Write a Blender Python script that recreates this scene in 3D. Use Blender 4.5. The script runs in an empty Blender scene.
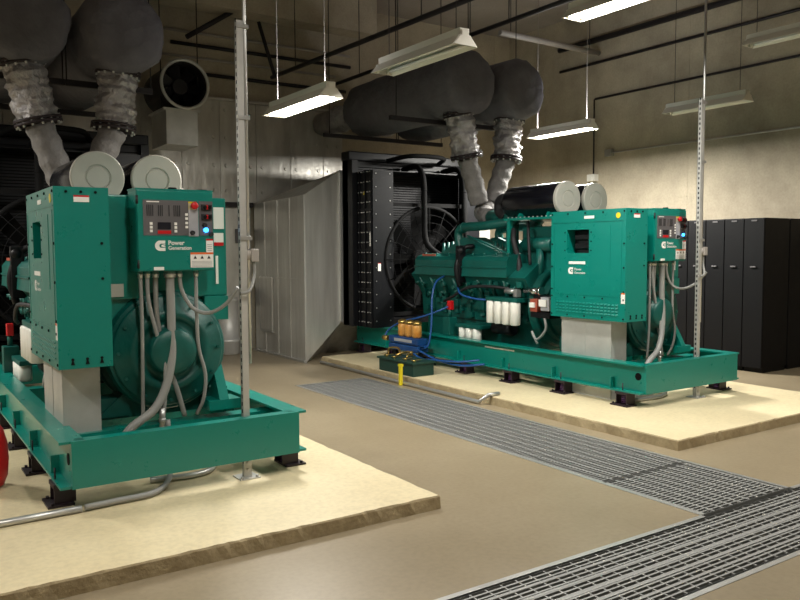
import bpy, bmesh, math, random
from mathutils import Vector as V, Matrix, noise
random.seed(7)
S = bpy.context.scene
COL = S.collection
PI = math.pi
def hx(h):
    c = [int(h[i:i+2], 16)/255 for i in (0, 2, 4)]
    return tuple(x/12.92 if x <= .04045 else ((x+.055)/1.055)**2.4 for x in c) + (1,)

# ------------------------------------------------------------------ materials
def mat(name, base, rough=.5, metal=0, var=None, scale=6, bump=0, bscale=40, spec=.5, detail=6, dist=.02, bumpdist=None, stretch=None, emit=None, estr=0, coat=0):
    m = bpy.data.materials.new(name); m.use_nodes = True
    nt = m.node_tree; N = nt.nodes; L = nt.links
    b = N['Principled BSDF']
    b.inputs['Base Color'].default_value = hx(base); b.inputs['Roughness'].default_value = rough
    b.inputs['Metallic'].default_value = metal; b.inputs['Specular IOR Level'].default_value = spec
    if coat: b.inputs['Coat Weight'].default_value = coat; b.inputs['Coat Roughness'].default_value = .2
    tc = N.new('ShaderNodeTexCoord'); mp = N.new('ShaderNodeMapping'); L.new(tc.outputs['Object'], mp.inputs['Vector'])
    if stretch: mp.inputs['Scale'].default_value = stretch
    n = N.new('ShaderNodeTexNoise'); n.inputs['Scale'].default_value = scale; n.inputs['Detail'].default_value = detail; n.inputs['Roughness'].default_value = .62
    L.new(mp.outputs[0], n.inputs['Vector'])
    if var:
        r = N.new('ShaderNodeValToRGB'); e = r.color_ramp.elements
        e[0].position = .3; e[1].position = .7
        e[0].color = hx(var); e[1].color = hx(base)
        L.new(n.outputs['Fac'], r.inputs['Fac']); L.new(r.outputs['Color'], b.inputs['Base Color'])
    else:
        r = N.new('ShaderNodeMapRange'); r.inputs['To Min'].default_value = max(0, rough-.06); r.inputs['To Max'].default_value = min(1, rough+.06)
        L.new(n.outputs['Fac'], r.inputs['Value']); L.new(r.outputs[0], b.inputs['Roughness'])
    if bump:
        n2 = N.new('ShaderNodeTexNoise'); n2.inputs['Scale'].default_value = bscale; n2.inputs['Detail'].default_value = 5
        L.new(mp.outputs[0], n2.inputs['Vector'])
        bp = N.new('ShaderNodeBump'); bp.inputs['Strength'].default_value = bump; bp.inputs['Distance'].default_value = dist
        L.new(n2.outputs['Fac'], bp.inputs['Height']); L.new(bp.outputs[0], b.inputs['Normal'])
    if emit:
        b.inputs['Emission Color'].default_value = hx(emit); b.inputs['Emission Strength'].default_value = estr
    return m
def galv(name, a, bb, rough=.42, metal=.85, scale=22, bump=.15, streak=None):
    m = mat(name, a, rough, metal, var=bb, scale=3, bump=bump, bscale=3, dist=.05, stretch=streak)
    nt = m.node_tree; N = nt.nodes; L = nt.links; b = N['Principled BSDF']
    tc = N['Texture Coordinate']; vo = N.new('ShaderNodeTexVoronoi'); vo.inputs['Scale'].default_value = scale
    L.new(tc.outputs['Object'], vo.inputs['Vector'])
    mr = N.new('ShaderNodeMapRange'); mr.inputs['To Min'].default_value = rough-.04; mr.inputs['To Max'].default_value = rough+.05
    sep = N.new('ShaderNodeSeparateColor'); L.new(vo.outputs['Color'], sep.inputs[0]); L.new(sep.outputs[0], mr.inputs['Value'])
    L.new(mr.outputs[0], b.inputs['Roughness'])
    return m
M = {}
M['green'] = mat('green_enamel', '047a6e', .29, spec=.6, bump=.03, bscale=120, dist=.002)
M['green_dark'] = mat('green_casting_shaded', '055952', .42, bump=.25, bscale=45, dist=.004, var='044a42', scale=5)  # cast parts; green darkened to carry the shade among the engine parts
M['galv'] = galv('galvanised_sheet', 'c8c7c3', 'b2b1ad', .42, .35)
M['galv_wall'] = galv('galvanised_wall_panel', 'cfccc4', 'b0aca4', .33, .45, 26, .2, (1.5, 1.5, .4))
M['galv_duct'] = galv('galvanised_plenum_sheet', 'd4d2cd', 'b9b6b0', .34, .5, 30, .12, (2.5, 2.5, .25))
M['steel'] = mat('zinc_plated_steel', 'c2c2c0', .35, .75)
M['chrome'] = mat('polished_steel', 'd8d8d8', .15, 1)
M['black'] = mat('black_enamel', '0b0c10', .45, spec=.3, bump=.03, bscale=80, dist=.002)
M['black_gloss'] = mat('gloss_black_enamel', '0c0d14', .22, spec=.6)
M['black_matte'] = mat('matte_black', '060607', .8, spec=.2)
M['locker'] = mat('black_locker_powder_coat', '09080b', .55, spec=.2, bump=.06, bscale=160, dist=.002)
M['purple'] = mat('purple_spring_paint', '4a2450', .45)
M['maroon'] = mat('dark_maroon_enamel', '241820', .45)
M['cream'] = mat('cream_filter_end', 'b8b5ac', .5, var='aeaba2', scale=3)
M['white'] = mat('white_enamel', 'e6e4dc', .4)
M['label'] = mat('white_label', 'eceae4', .5)
M['label_grey'] = mat('label_print_grey', '9a9a98', .6)
M['orange'] = mat('orange_label_band', 'd8642a', .5)
M['red'] = mat('red_enamel', 'c4161c', .35)
M['red_dull'] = mat('dull_red_plate', '9a4a38', .5)
M['ink'] = mat('black_print', '1a1a1c', .6)
M['panel_grey'] = mat('dark_grey_panel', '5d5a5c', .5)
M['panel_light'] = mat('light_grey_keypad', 'a3a3a8', .5)
M['screen'] = mat('dark_display', '1b1c26', .2)
M['blue_lamp'] = mat('blue_indicator', '3aa0ff', .3, emit='2f9bff', estr=6)
M['yellow'] = mat('yellow_enamel', 'd8c21a', .45)
M['blue'] = mat('blue_enamel', '164a86', .4, var='10386a')
M['blue_hose'] = mat('blue_hose_rubber', '1a4a88', .4)
M['amber'] = mat('amber_filter_bowl', 'c07a2c', .3, var='d8a860', scale=9)
M['brass'] = mat('brass_fitting', 'b79a58', .3, .9)
M['grey_conduit'] = mat('grey_flexible_conduit', '8f8f8c', .5)
M['wrap'] = mat('grey_insulation_blanket', '66646a', .75, var='56545a', scale=4, bump=.7, bscale=5, dist=.06)
M['wrap_pipe'] = mat('grey_pipe_lagging', '7c7977', .7, var='696664', scale=6, bump=.8, bscale=9, dist=.05)
M['foil'] = mat('crinkled_foil_wrap', 'b8b5b3', .4, .5, var='98959a', scale=7, bump=1, bscale=10, dist=.07)
M['flange'] = mat('dark_rusty_flange', '2c2326', .6, .3)
M['hanger'] = mat('dark_steel_strut', '2a2628', .6, .3)
M['pipe_black'] = mat('black_steel_pipe', '1f1c20', .5, .2)
M['pipe_pale'] = mat('pale_painted_pipe', 'a09a94', .5)
M['fixture'] = mat('white_fixture_enamel', 'dcd8cc', .45)
M['tube_off'] = mat('unlit_fluorescent_tube', 'e4e2dc', .25)
M['tube_on'] = mat('lit_fluorescent_tube', 'ffffff', .4, emit='fff3df', estr=25)
M['grate'] = mat('galvanised_grating_steel', '8f8f8d', .5, .3)
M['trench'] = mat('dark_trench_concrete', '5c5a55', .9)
M['battery_green'] = mat('dark_green_plastic', '12372f', .5)
M['rubber'] = mat('black_rubber', '17171a', .6)

def concrete(name, a, b_, rough, scale=1.2, bump=.25, joints=False):
    m = bpy.data.materials.new(name); m.use_nodes = True
    nt = m.node_tree; N = nt.nodes; L = nt.links; b = N['Principled BSDF']; b.inputs['Roughness'].default_value = rough
    b.inputs['Specular IOR Level'].default_value = .4
    tc = N.new('ShaderNodeTexCoord')
    n1 = N.new('ShaderNodeTexNoise'); n1.inputs['Scale'].default_value = scale; n1.inputs['Detail'].default_value = 9; n1.inputs['Roughness'].default_value = .65
    n2 = N.new('ShaderNodeTexNoise'); n2.inputs['Scale'].default_value = 30; n2.inputs['Detail'].default_value = 6
    L.new(tc.outputs['Object'], n1.inputs['Vector']); L.new(tc.outputs['Object'], n2.inputs['Vector'])
    r = N.new('ShaderNodeValToRGB'); r.color_ramp.elements[0].position = .32; r.color_ramp.elements[1].position = .68
    r.color_ramp.elements[0].color = hx(b_); r.color_ramp.elements[1].color = hx(a)
    L.new(n1.outputs['Fac'], r.inputs['Fac'])
    mx = N.new('ShaderNodeMix'); mx.data_type = 'RGBA'; mx.blend_type = 'MULTIPLY'; mx.inputs['Factor'].default_value = .25
    L.new(r.outputs['Color'], mx.inputs[6]); L.new(n2.outputs['Color'], mx.inputs[7])
    r2 = N.new('ShaderNodeValToRGB'); r2.color_ramp.elements[0].color = (.55, .55, .55, 1); r2.color_ramp.elements[1].color = (1, 1, 1, 1)
    r2.color_ramp.elements[0].position = .3; r2.color_ramp.elements[1].position = .6
    L.new(n2.outputs['Fac'], r2.inputs['Fac']); L.new(r2.outputs['Color'], mx.inputs[7])
    L.new(mx.outputs[2], b.inputs['Base Color'])
    bp = N.new('ShaderNodeBump'); bp.inputs['Strength'].default_value = bump; bp.inputs['Distance'].default_value = .01
    L.new(n2.outputs['Fac'], bp.inputs['Height']); L.new(bp.outputs[0], b.inputs['Normal'])
    return m
M['floor'] = concrete('sealed_brown_floor', '93866f', '877a63', .36, 1.1, .05)
M['pad'] = concrete('cream_painted_pad', 'd8cba8', 'cfc09c', .5, 1.6, .12)
M['pad_edge'] = concrete('rough_pad_edge', 'b7a684', '998868', .8, 5, .8)
M['wall'] = concrete('cast_concrete_wall', 'c0b59f', '958b79', .8, .8, .3)
M['ceil'] = concrete('concrete_soffit', '9a938b', '8a837c', .85, 1, .3)

# ------------------------------------------------------------------ mesh builder
def catmull(P, k=6):
    P = [V(p) for p in P]
    if len(P) < 3: return P
    Q = [P[0]*2-P[1]] + P + [P[-1]*2-P[-2]]; out = []
    for i in range(1, len(Q)-2):
        a, b, c, d = Q[i-1:i+3]
        for j in range(k):
            t = j/k
            out.append(.5*((2*b)+(c-a)*t+(2*a-5*b+4*c-d)*t*t+(3*b-a-3*c+d)*t**3))
    out.append(P[-1]); return out
def frame(d):
    d = d.normalized(); a = V((0, 0, 1)) if abs(d.z) < .9 else V((1, 0, 0))
    u = d.cross(a).normalized(); return u, d.cross(u).normalized()
class MB:
    def __init__(s): s.bm = bmesh.new(); s.mi = 0; s.sm = False
    def f(s, vs, smooth=None):
        try: fc = s.bm.faces.new(vs)
        except ValueError: return None
        fc.material_index = s.mi; fc.smooth = s.sm if smooth is None else smooth
        return fc
    def v(s, p): return s.bm.verts.new(p)
    def box(s, x0, x1, y0, y1, z0, z1, bev=0):
        c = [s.v((x, y, z)) for x in (x0, x1) for y in (y0, y1) for z in (z0, z1)]
        fs = [s.f([c[i] for i in q], False) for q in ((0, 1, 3, 2), (4, 6, 7, 5), (0, 4, 5, 1), (2, 3, 7, 6), (0, 2, 6, 4), (1, 5, 7, 3))]
        if bev:
            es = list({e for f in fs for e in f.edges})
            r = bmesh.ops.bevel(s.bm, geom=es, offset=bev, segments=2, profile=.6, affect='EDGES')
            for f in r['faces']: f.material_index = s.mi
        return s
    def rings(s, R, cap=(True, True), closed=False, smooth=True):
        n = len(R[0]); vs = [[s.v(p) for p in r] for r in R]
        m = len(vs)
        for i in range(m if closed else m-1):
            a, b = vs[i], vs[(i+1) % m]
            for j in range(n): s.f([a[j], a[(j+1) % n], b[(j+1) % n], b[j]], smooth)
        if not closed:
            if cap[0]: s.f(vs[0], False)
            if cap[1]: s.f(vs[-1][::-1], False)
        return s
    def cyl(s, p0, p1, r0, r1=None, n=20, cap=True, smooth=True):
        p0, p1 = V(p0), V(p1); r1 = r0 if r1 is None else r1; u, w = frame(p1-p0)
        R = [[p+(u*math.cos(2*PI*k/n)+w*math.sin(2*PI*k/n))*r for k in range(n)] for p, r in ((p0, r0), (p1, r1))]
        return s.rings(R, (cap, cap), smooth=smooth)
    def lathe(s, o, d, prof, n=32, cap=True, wob=0, smooth=True):      # prof: (radius, distance along d)
        o, d = V(o), V(d).normalized(); u, w = frame(d); R = []
        for r, t in prof:
            ring = []
            for k in range(n):
                q = u*math.cos(2*PI*k/n)+w*math.sin(2*PI*k/n)
                p = o+d*t+q*r
                if wob: p += q*(noise.noise(p*7)*wob + noise.noise(p*17)*wob*.5)
                ring.append(p)
            R.append(ring)
        return s.rings(R, (cap, cap), smooth=smooth)
    def tube(s, P, r, n=10, k=6, curve=True):
        P = catmull(P, k) if curve else [V(p) for p in P]; R = []; u = None
        for i, p in enumerate(P):
            d = (P[min(i+1, len(P)-1)]-P[max(i-1, 0)]).normalized()
            if u is None: u, w = frame(d)
            else:
                u = (u-d*u.dot(d)).normalized()
            w = d.cross(u)
            rr = r if not callable(r) else r(i/(len(P)-1))
            R.append([p+(u*math.cos(2*PI*j/n)+w*math.sin(2*PI*j/n))*rr for j in range(n)])
        return s.rings(R)
    def ring(s, c, d, r, t, n=32, m=8):
        c, d = V(c), V(d).normalized(); u, w = frame(d); R = []
        for i in range(n):
            q = u*math.cos(2*PI*i/n)+w*math.sin(2*PI*i/n)
            R.append([c+q*(r+t*math.cos(2*PI*j/m))+d*t*math.sin(2*PI*j/m) for j in range(m)])
        return s.rings(R, closed=True)
    def prism(s, poly, fn, a, b):                       # fn(u, v, t) -> point
        A = [s.v(fn(u, v, a)) for u, v in poly]; B = [s.v(fn(u, v, b)) for u, v in poly]; n = len(poly)
        s.f(A, False); s.f(B[::-1], False)
        for i in range(n): s.f([A[i], B[i], B[(i+1) % n], A[(i+1) % n]], False)
        return s
    def quad(s, *p): s.f([s.v(q) for q in p], False); return s
    def sphere(s, c, r, n=16, m=10, sq=(1, 1, 1)):
        R = []
        for i in range(1, m):
            a = PI*i/m
            R.append([V(c)+V((sq[0]*r*math.sin(a)*math.cos(2*PI*k/n), sq[1]*r*math.sin(a)*math.sin(2*PI*k/n), sq[2]*r*math.cos(a))) for k in range(n)])
        return s.rings(R)
    def text(s, string, fn, size, depth=.0015, bold=0):   # fn(u, v, t)
        cu = bpy.data.curves.new('t', 'FONT'); cu.body = string; cu.size = size; cu.offset = bold; cu.resolution_u = 3
        o = bpy.data.objects.new('t', cu); COL.objects.link(o)
        dg = bpy.context.evaluated_depsgraph_get(); me = bpy.data.meshes.new_from_object(o.evaluated_get(dg))
        vs = [s.v(fn(p.co.x, p.co.y, depth)) for p in me.vertices]
        for p in me.polygons: s.f([vs[i] for i in p.vertices], False)
        bpy.data.objects.remove(o); bpy.data.curves.remove(cu); bpy.data.meshes.remove(me)
        return s
    def build(s, name, mats, parent=None, org=(0, 0, 0), recalc=True):
        if recalc: bmesh.ops.recalc_face_normals(s.bm, faces=s.bm.faces)
        me = bpy.data.meshes.new(name)
        bmesh.ops.translate(s.bm, verts=s.bm.verts, vec=-V(org))
        s.bm.to_mesh(me); s.bm.free()
        for m in (mats if isinstance(mats, (list, tuple)) else [mats]): me.materials.append(M[m] if isinstance(m, str) else m)
        o = bpy.data.objects.new(name, me); COL.objects.link(o)
        if parent:
            o.parent = parent
        else: o.location = org
        return o
def tag(o, label=None, cat=None, group=None, kind=None):
    for k, v in (('label', label), ('category', cat), ('group', group), ('kind', kind)):
        if v: o[k] = v
    return o
def thing(name, loc, label, cat, group=None):
    o = bpy.data.objects.new(name, None); COL.objects.link(o); o.location = loc; o.empty_display_size = .1
    return tag(o, label, cat, group)
def copy_tree(o, parent=None):
    c = o.copy(); COL.objects.link(c); c.parent = parent
    for ch in list(o.children): copy_tree(ch, c)
    return c
def struct(o): return tag(o, kind='structure')

# ------------------------------------------------------------------ camera
F = 775.27
cam = bpy.data.cameras.new('camera'); co = bpy.data.objects.new('camera', cam); COL.objects.link(co)
R = [[0.82995895, -0.55780091, -0.00512746], [0.04053867, 0.05114532, 0.99786811], [0.55634949, 0.82839743, -0.06506102]]
mw = Matrix.Identity(4)
for i in range(3):
    mw[i][0] = R[0][i]; mw[i][1] = R[1][i]; mw[i][2] = -R[2][i]
mw.translation = (0, 0, 1.7); co.matrix_world = mw
cam.sensor_width = 36; cam.lens = F*36/800; cam.clip_start = .05
S.camera = co
S.view_settings.view_transform = 'Standard'; S.view_settings.look = 'None'; S.view_settings.gamma = 1
S.view_settings.exposure = 0.15

# ------------------------------------------------------------------ the room
CZ = 6.1
PADZ = .089
XL, XR, YF, YB = -3.6, 11.2, -2.2, 12.5
# floor as slabs around the trench pit (x 4.28-5.3 along y 2.95-8.7, and x 1.2-6.2 along y 2.25-2.95)
m = MB(); d = .12
for a in ((XL, 4.28, 2.95, YB), (5.3, XR, 2.95, YB), (4.28, 5.3, 8.75, YB), (XL, 1.2, YF, 2.95), (6.2, XR, YF, 2.95), (1.2, 6.2, YF, 2.25)):
    m.box(a[0], a[1], a[2], a[3], -d, 0)
struct(m.build('floor', 'floor'))
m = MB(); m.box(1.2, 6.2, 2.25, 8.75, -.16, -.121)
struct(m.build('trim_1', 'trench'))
m = MB(); t = .035                                                                # steel kerb angles round the trench
for a in ((4.28, 4.28+t, 2.95, 8.75), (5.3-t, 5.3, 2.95, 8.75), (4.28+t, 5.3-t, 8.75-t, 8.75), (1.2, 4.28, 2.95-t, 2.95), (5.3, 6.2, 2.95-t, 2.95), (1.2, 6.2, 2.25, 2.25+t)):
    m.box(a[0], a[1], a[2], a[3], -.05, .003)
struct(m.build('trim_2', 'steel'))
m = MB(); m.box(XL-.2, XR+.2, YB, YB+.2, -.15, CZ)
for x in [XL+1.2*i for i in range(13)]: m.box(x-.012, x+.012, YB-.006, YB, 4.2, CZ)
struct(m.build('wall_back', 'wall'))
m = MB(); m.box(XR, XR+.2, YF, YB, -.15, CZ)
for z in (2.55, 4.9): m.box(XR-.004, XR, YF, YB, z, z+.015)
for y in (0.5, 4.3, 8.1, 11.2): m.box(XR-.004, XR, y, y+.015, 0, CZ)
for y in [YF+.6+1.2*i for i in range(12)]:                                        # form-tie holes
    for z in (.6, 1.5, 2.4, 3.3, 4.2, 5.1):
        m.cyl((XR-.002, y, z), (XR+.01, y, z), .018, n=10)
struct(m.build('wall_right', 'wall'))
m = MB(); m.box(XL-.2, XL, YF, YB, -.15, CZ); struct(m.build('wall_left', 'wall'))
m = MB(); m.box(XL-.2, XR+.2, YF-.2, YF, -.15, CZ); struct(m.build('wall_front', 'wall'))
m = MB(); m.box(XL-.2, XR+.2, YF-.2, YB+.2, CZ, CZ+.2); struct(m.build('ceiling', 'ceil'))
m = MB(); m.box(XL, 7.4, 11.7, 12.1, 5.45, CZ); struct(m.build('concrete_beam', 'wall'))
m = MB(); m.box(XL, XR, 5.2, 5.7, 5.75, CZ); struct(m.build('concrete_beam', 'ceil'))

def pad(x0, x1, y0, y1):
    m = MB(); r = random.Random(int(x0*10)+3)
    # front and side edges chipped a little along their length
    n = 60; pts = []
    def walk(a, b):
        for i in range(n):
            t = i/n; p = V(a).lerp(V(b), t); c = r.random()
            pts.append((p, .012*c if c > .8 else .004*c))
    walk((x0, y0), (x1, y0)); walk((x1, y0), (x1, y1)); walk((x1, y1), (x0, y1)); walk((x0, y1), (x0, y0))
    cx, cy = (x0+x1)/2, (y0+y1)/2
    top = []; mid = []; bot = []
    for p, c in pts:
        dx, dy = (cx-p.x), (cy-p.y); q = V((p.x+math.copysign(c, dx), p.y+math.copysign(c, dy)))
        i2 = V((p.x+math.copysign(.008+c, dx), p.y+math.copysign(.008+c, dy)))
        top.append(m.v((i2.x, i2.y, PADZ))); mid.append(m.v((q.x, q.y, PADZ-.008-c*.5))); bot.append(m.v((p.x, p.y, 0)))
    k = len(pts)
    m.f(top); m.mi = 1
    for i in range(k):
        j = (i+1) % k
        m.f([top[i], mid[i], mid[j], top[j]]); m.f([mid[i], bot[i], bot[j], mid[j]])
    return struct(m.build('concrete_slab', ['pad', 'pad_edge']))
pad(.02, 3.0, 4.0, 10.35); pad(5.5, 8.5, 4.02, 10.35)

# galvanised lining of the back wall (plenum wall), studs and seams
m = MB()
y = 12.34
for i in range(17):
    x0 = XL+.02+i*.64; x1 = min(x0+.634, 7.05)
    if x0 > 7: break
    m.box(x0, x1, y+random.uniform(0, .006), 12.48, 2.5, 4.15, .004)
    for z in (2.68, 3.1, 3.55, 4.0):
        for x in (x0+.1, x1-.1): m.cyl((x, y, z), (x, y-.014, z), .03, .024, 10)
m.box(XL, 7.05, 12.3, 12.48, 4.15, 4.19)
m.mi = 1; m.box(XL, 5.3, 12.32, 12.48, 2.42, 2.5); m.mi = 0
for i in range(14):
    x0 = XL+.02+i*.64; x1 = min(x0+.634, 5.29)
    if x0 > 5.2: break
    m.box(x0, x1, 12.42, 12.48, .02, 2.42, .004)
struct(m.build('wall_panel', ['galv_wall', 'hanger']))

# ------------------------------------------------------------------ floor gratings
def grating(x0, x1, y0, y1, across):
    m = MB(); z0, z1 = -.04, -.002
    if across == 'x':          # bearing bars run along x, cross rods along y
        n = int((y1-y0)/.034)
        for i in range(n+1):
            y = y0+i*(y1-y0)/n; m.box(x0, x1, y-.006, y+.006, z0, z1)
        for i in range(int((x1-x0)/.1)+1):
            x = x0+.004+i*.1; m.box(x-.004, x+.004, y0, y1, z1-.01, z1-.001)
        for k in range(1, 6): yy = y0+k*(y1-y0)/6; m.box(x0, x1, yy-.01, yy+.01, z0, z1+.001)
        for y in (y0, y1): m.box(x0, x1, y-.005, y+.005, z0, z1)
        for x in (x0, x1): m.box(x-.004, x+.004, y0, y1, z0, z1)
    else:
        n = int((y1-y0)/.034)
        for i in range(n+1):
            y = y0+i*(y1-y0)/n; m.box(x0, x1, y-.006, y+.006, z0, z1)
        for i in range(int((x1-x0)/.1)+1):
            x = x0+.004+i*.1; m.box(x-.009, x+.009, y0, y1, z1-.008, z1+.001)
        for x in (x0, x1): m.box(x-.005, x+.005, y0, y1, z0, z1)
        for y in (y0, y1): m.box(x0, x1, y-.004, y+.004, z0, z1)
    return m.build('floor_grating', 'grate', None, ((x0+x1)/2, (y0+y1)/2, z0))
G = 'steel floor gratings over the trench'
tag(grating(4.33, 5.25, 3.80, 8.70, 'y'), 'long steel trench grating between the two concrete pads', 'grating', G)
tag(grating(4.33, 5.25, 2.96, 3.77, 'y'), 'short steel trench grating panel beyond the corner of the right pad', 'grating', G)
tag(grating(1.25, 6.15, 2.30, 2.91, 'x'), 'steel grating of the cross trench in the near foreground', 'grating', G)

# ------------------------------------------------------------------ generator set
XA, YA, XB_, YB_ = .946, 5.029, 6.355, 5.024
O = (0, 0, PADZ); W = 1.536; Z0, Z1 = .229, .528; LEN = 5.65
gen = thing('generator_set', (XA, YA, PADZ), 'nearer green diesel generator set, at the left, cut by the picture edge', 'generator', 'two green generator sets')
def P(m, name, mats, parent=gen, label=None):
    o = m.build(name, mats, parent, O)
    if label: o['label'] = label
    return o
XZ = lambda u, v, t: (u, t, v)        # prism in x-z, swept along y
YZ = lambda u, v, t: (t, u, v)        # prism in y-z, swept along x
# skid
m = MB()
for x in (0, W):
    m.box(x-.075, x+.075, .022, LEN, Z1-.016, Z1); m.box(x-.075, x+.075, .022, LEN, Z0, Z0+.016); m.box(x-.008, x+.008, .022, LEN, Z0+.016, Z1-.016)
    for yy in (.42, 1.27, 2.13, 3.0, 3.85, 4.75):
        for sgn in (-1, 1): m.box(x+sgn*.008 if sgn > 0 else x-.06, x+.06 if sgn > 0 else x-.008, yy-.006, yy+.006, Z0+.016, Z0+.13)
m.box(-.008, W+.008, 0, .022, Z0, Z1); m.box(.02, W-.02, .022, .09, Z1-.014, Z1)
m.box(-.008, W+.008, LEN, LEN+.022, Z0, Z1)
for yy in (.52, 1.5, 2.6, 4.1): m.box(.01, W-.01, yy-.07, yy+.07, Z0+.05, Z1-.06)
sk = P(m, 'skid', 'green')
m = MB(); m.cyl((-.012, .1, .40), (-.004, .1, .40), .038, n=20)
m.cyl((-.012, .1, .40), (-.014, .1, .40), .02, n=12)
P(m, 'lifting_hole', 'black_matte', sk, 'dark round hole in the side rail')
m = MB(); m.box(-.0095, -.008, 1.95, 2.5, .455, .475); P(m, 'data_strip', 'label', sk, 'long white lettered strip')
# isolators
for x in (-.02, W+.02):
    sg = -1 if x < .5 else 1
    for yy in (.25, 1.12, 1.98, 2.85, 3.7, 4.6, 5.4):
        m = MB(); m.box(x-.08+.03*sg, x+.08+.03*sg, yy-.11, yy+.11, PADZ, PADZ+.014)
        for q in (-1, 1): m.box(x-.065, x+.065, yy+q*.065-.005, yy+q*.065+.005, PADZ+.014, Z0-.026)
        m.box(x-.07, x+.07, yy-.08, yy+.08, Z0-.026, Z0)
        for q in (-1, 1): m.cyl((x+.08*sg, yy+q*.09, PADZ+.014), (x+.08*sg, yy+q*.09, PADZ+.03), .011, n=6)
        m.cyl((x+.045*sg, yy, Z0-.02), (x+.045*sg, yy, Z0+.09), .006, n=8)
        iso = P(m, 'vibration_isolator', 'maroon')
        m = MB(); pts = [(x+.036*math.cos(k*.7), yy+.036*math.sin(k*.7), PADZ+.018+k*.0024) for k in range(40)]
        m.tube(pts, .008, 6, 1); m.cyl((x, yy, PADZ+.014), (x, yy, Z0-.026), .02, n=10)
        P(m, 'spring', 'purple', iso, 'purple coil spring')
# alternator
cx, cz = .77, .985
m = MB()
m.lathe((cx, .52, cz), (0, 1, 0), [(.30, 0), (.39, .0), (.42, .02), (.435, .05), (.435, .3), (.45, .31), (.45, .36), (.42, .37), (.42, 1.22), (.45, 1.23), (.45, 1.36), (.36, 1.37)], 48, smooth=False)
m.box(.30, 1.24, .62, .80, Z1-.02, .66); m.box(.30, 1.24, 1.3, 1.5, Z1-.02, .66)
m.prism([(.28, Z1), (.50, Z1), (.50, .72)], XZ, .6, .82); m.prism([(1.26, Z1), (1.04, Z1), (1.04, .72)], XZ, .6, .82)
alt = P(m, 'alternator', 'green_dark')
m = MB()
m.lathe((cx, .52, cz), (0, -1, 0), [(.40, -.01), (.40, .0), (.385, .015), (.30, .02), (.29, .045), (.235, .05), (.225, .03), (.17, .03), (.165, .11), (.15, .13), (.08, .135), (.02, .136)], 48)
for k in range(12):
    a = 2*PI*k/12; m.cyl((cx+.36*math.cos(a), .51, cz+.36*math.sin(a)), (cx+.36*math.cos(a), .49, cz+.36*math.sin(a)), .012, n=8)
P(m, 'end_bell', 'green_dark', alt)
m = MB(); m.box(1.02, 1.26, .40, .60, Z1+.0, .60); m.prism([(.40, .60), (.60, .60), (.60, .86), (.55, .86)], YZ, 1.10, 1.17); P(m, 'mounting_foot', 'green')
# terminal box above the alternator
m = MB(); m.box(.34, 1.235, .56, 1.5, 1.36, 2.09, .012); m.box(.36, 1.22, .60, 1.4, 1.20, 1.37)
m.box(1.05, 1.235, .545, .7, 1.18, 1.36, .006)
tb = P(m, 'terminal_box', 'green')
m = MB(); m.box(1.135, 1.215, .552, .5585, 1.86, 2.02); P(m, 'rating_plate', 'label', tb, 'cream rating plate')
m = MB(); m.box(1.135, 1.21, .552, .5585, 1.76, 1.83); m.mi = 1; m.box(1.135, 1.21, .551, .5525, 1.735, 1.76); P(m, 'warning_label', ['label', 'red'], tb)
m = MB(); m.box(1.145, 1.165, .552, .5585, 1.45, 1.66); P(m, 'text_strip', 'label', tb, 'narrow white strip')
m = MB(); m.box(.34, .47, .545, .5585, 1.38, 1.47); P(m, 'data_plate', 'cream', tb)
# breaker cabinet
C0, C1, D0, D1, E0, E1 = -.016, .321, .276, 1.334, .939, 2.111
m = MB(); t = .006
wy0, wy1, wz0, wz1 = .77, 1.09, 1.65, 1.905
m.box(C0+.012, C1, D0, D1, E0, E1, .004) if False else None
m.box(C0+t, C1, D0, D0+t, E0, E1); m.box(C0+t, C1, D1-t, D1, E0, E1); m.box(C0+t, C1, D0+t, D1-t, E1-t, E1); m.box(C0+t, C1, D0+t, D1-t, E0, E0+t); m.box(C1-t, C1, D0+t, D1-t, E0+t, E1-t)
# left skin with a window opening
m.box(C0, C0+t, D0, D1, E0, wz0); m.box(C0, C0+t, D0, D1, wz1, E1); m.box(C0, C0+t, D0, wy0, wz0, wz1); m.box(C0, C0+t, wy1, D1, wz0, wz1)
# window reveal
m.box(C0+t, C0+.13, wy0-.004, wy0, wz0, wz1); m.box(C0+t, C0+.13, wy1, wy1+.004, wz0, wz1); m.box(C0+t, C0+.13, wy0, wy1, wz1, wz1+.004); m.box(C0+t, C0+.13, wy0, wy1, wz0-.004, wz0)
# raised door sheet and top strip
m.box(C0-.004, C0, D0+.012, D1-.012, 1.985, 1.992)
for q in ((D0+.05, D0+.055, 1.2, 1.965), (D1-.055, D1-.05, 1.2, 1.965), (D0+.05, D1-.05, 1.195, 1.2), (D0+.2, D0+.205, 1.45, 1.94)): m.box(C0-.003, C0, q[0], q[1], q[2], q[3])
for r in range(4):
    for c in range(18):
        y = D0+.09+c*.05; z = 1.0+r*.034
        m.prism([(C0, z), (C0-.008, z), (C0, z+.016)], XZ, y, y+.034)
m.mi = 1
for y in (D0+.02, D0+.3, D0+.55, D0+.8, D1-.02):
    for z in (E0+.03, E1-.03, 1.17): m.cyl((C0, y, z), (C0-.007, y, z), .009, n=8)
for z in (1.25, 1.5, 1.75): 
    for y in (D0+.02, D1-.02): m.cyl((C0, y, z), (C0-.007, y, z), .009, n=8)
for y in (wy0-.03, wy1+.03):
    for z in (wz0+.03, (wz0+wz1)/2, wz1-.03): m.cyl((C0, y, z), (C0-.005, y, z), .007, n=8)
for x, z in ((.06, 2.08), (.15, 2.08), (.24, 2.08), (.27, 1.75), (.27, 1.52), (.07, 1.0), (.16, 1.0), (.25, 1.0)):
    m.cyl((x, D0, z), (x, D0-.007, z), .009, n=8)
for x in (.07, .16, .25): m.prism([(x-.012, .965), (x+.012, .965), (x, 1.005)], XZ, D0-.004, D0)
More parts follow.
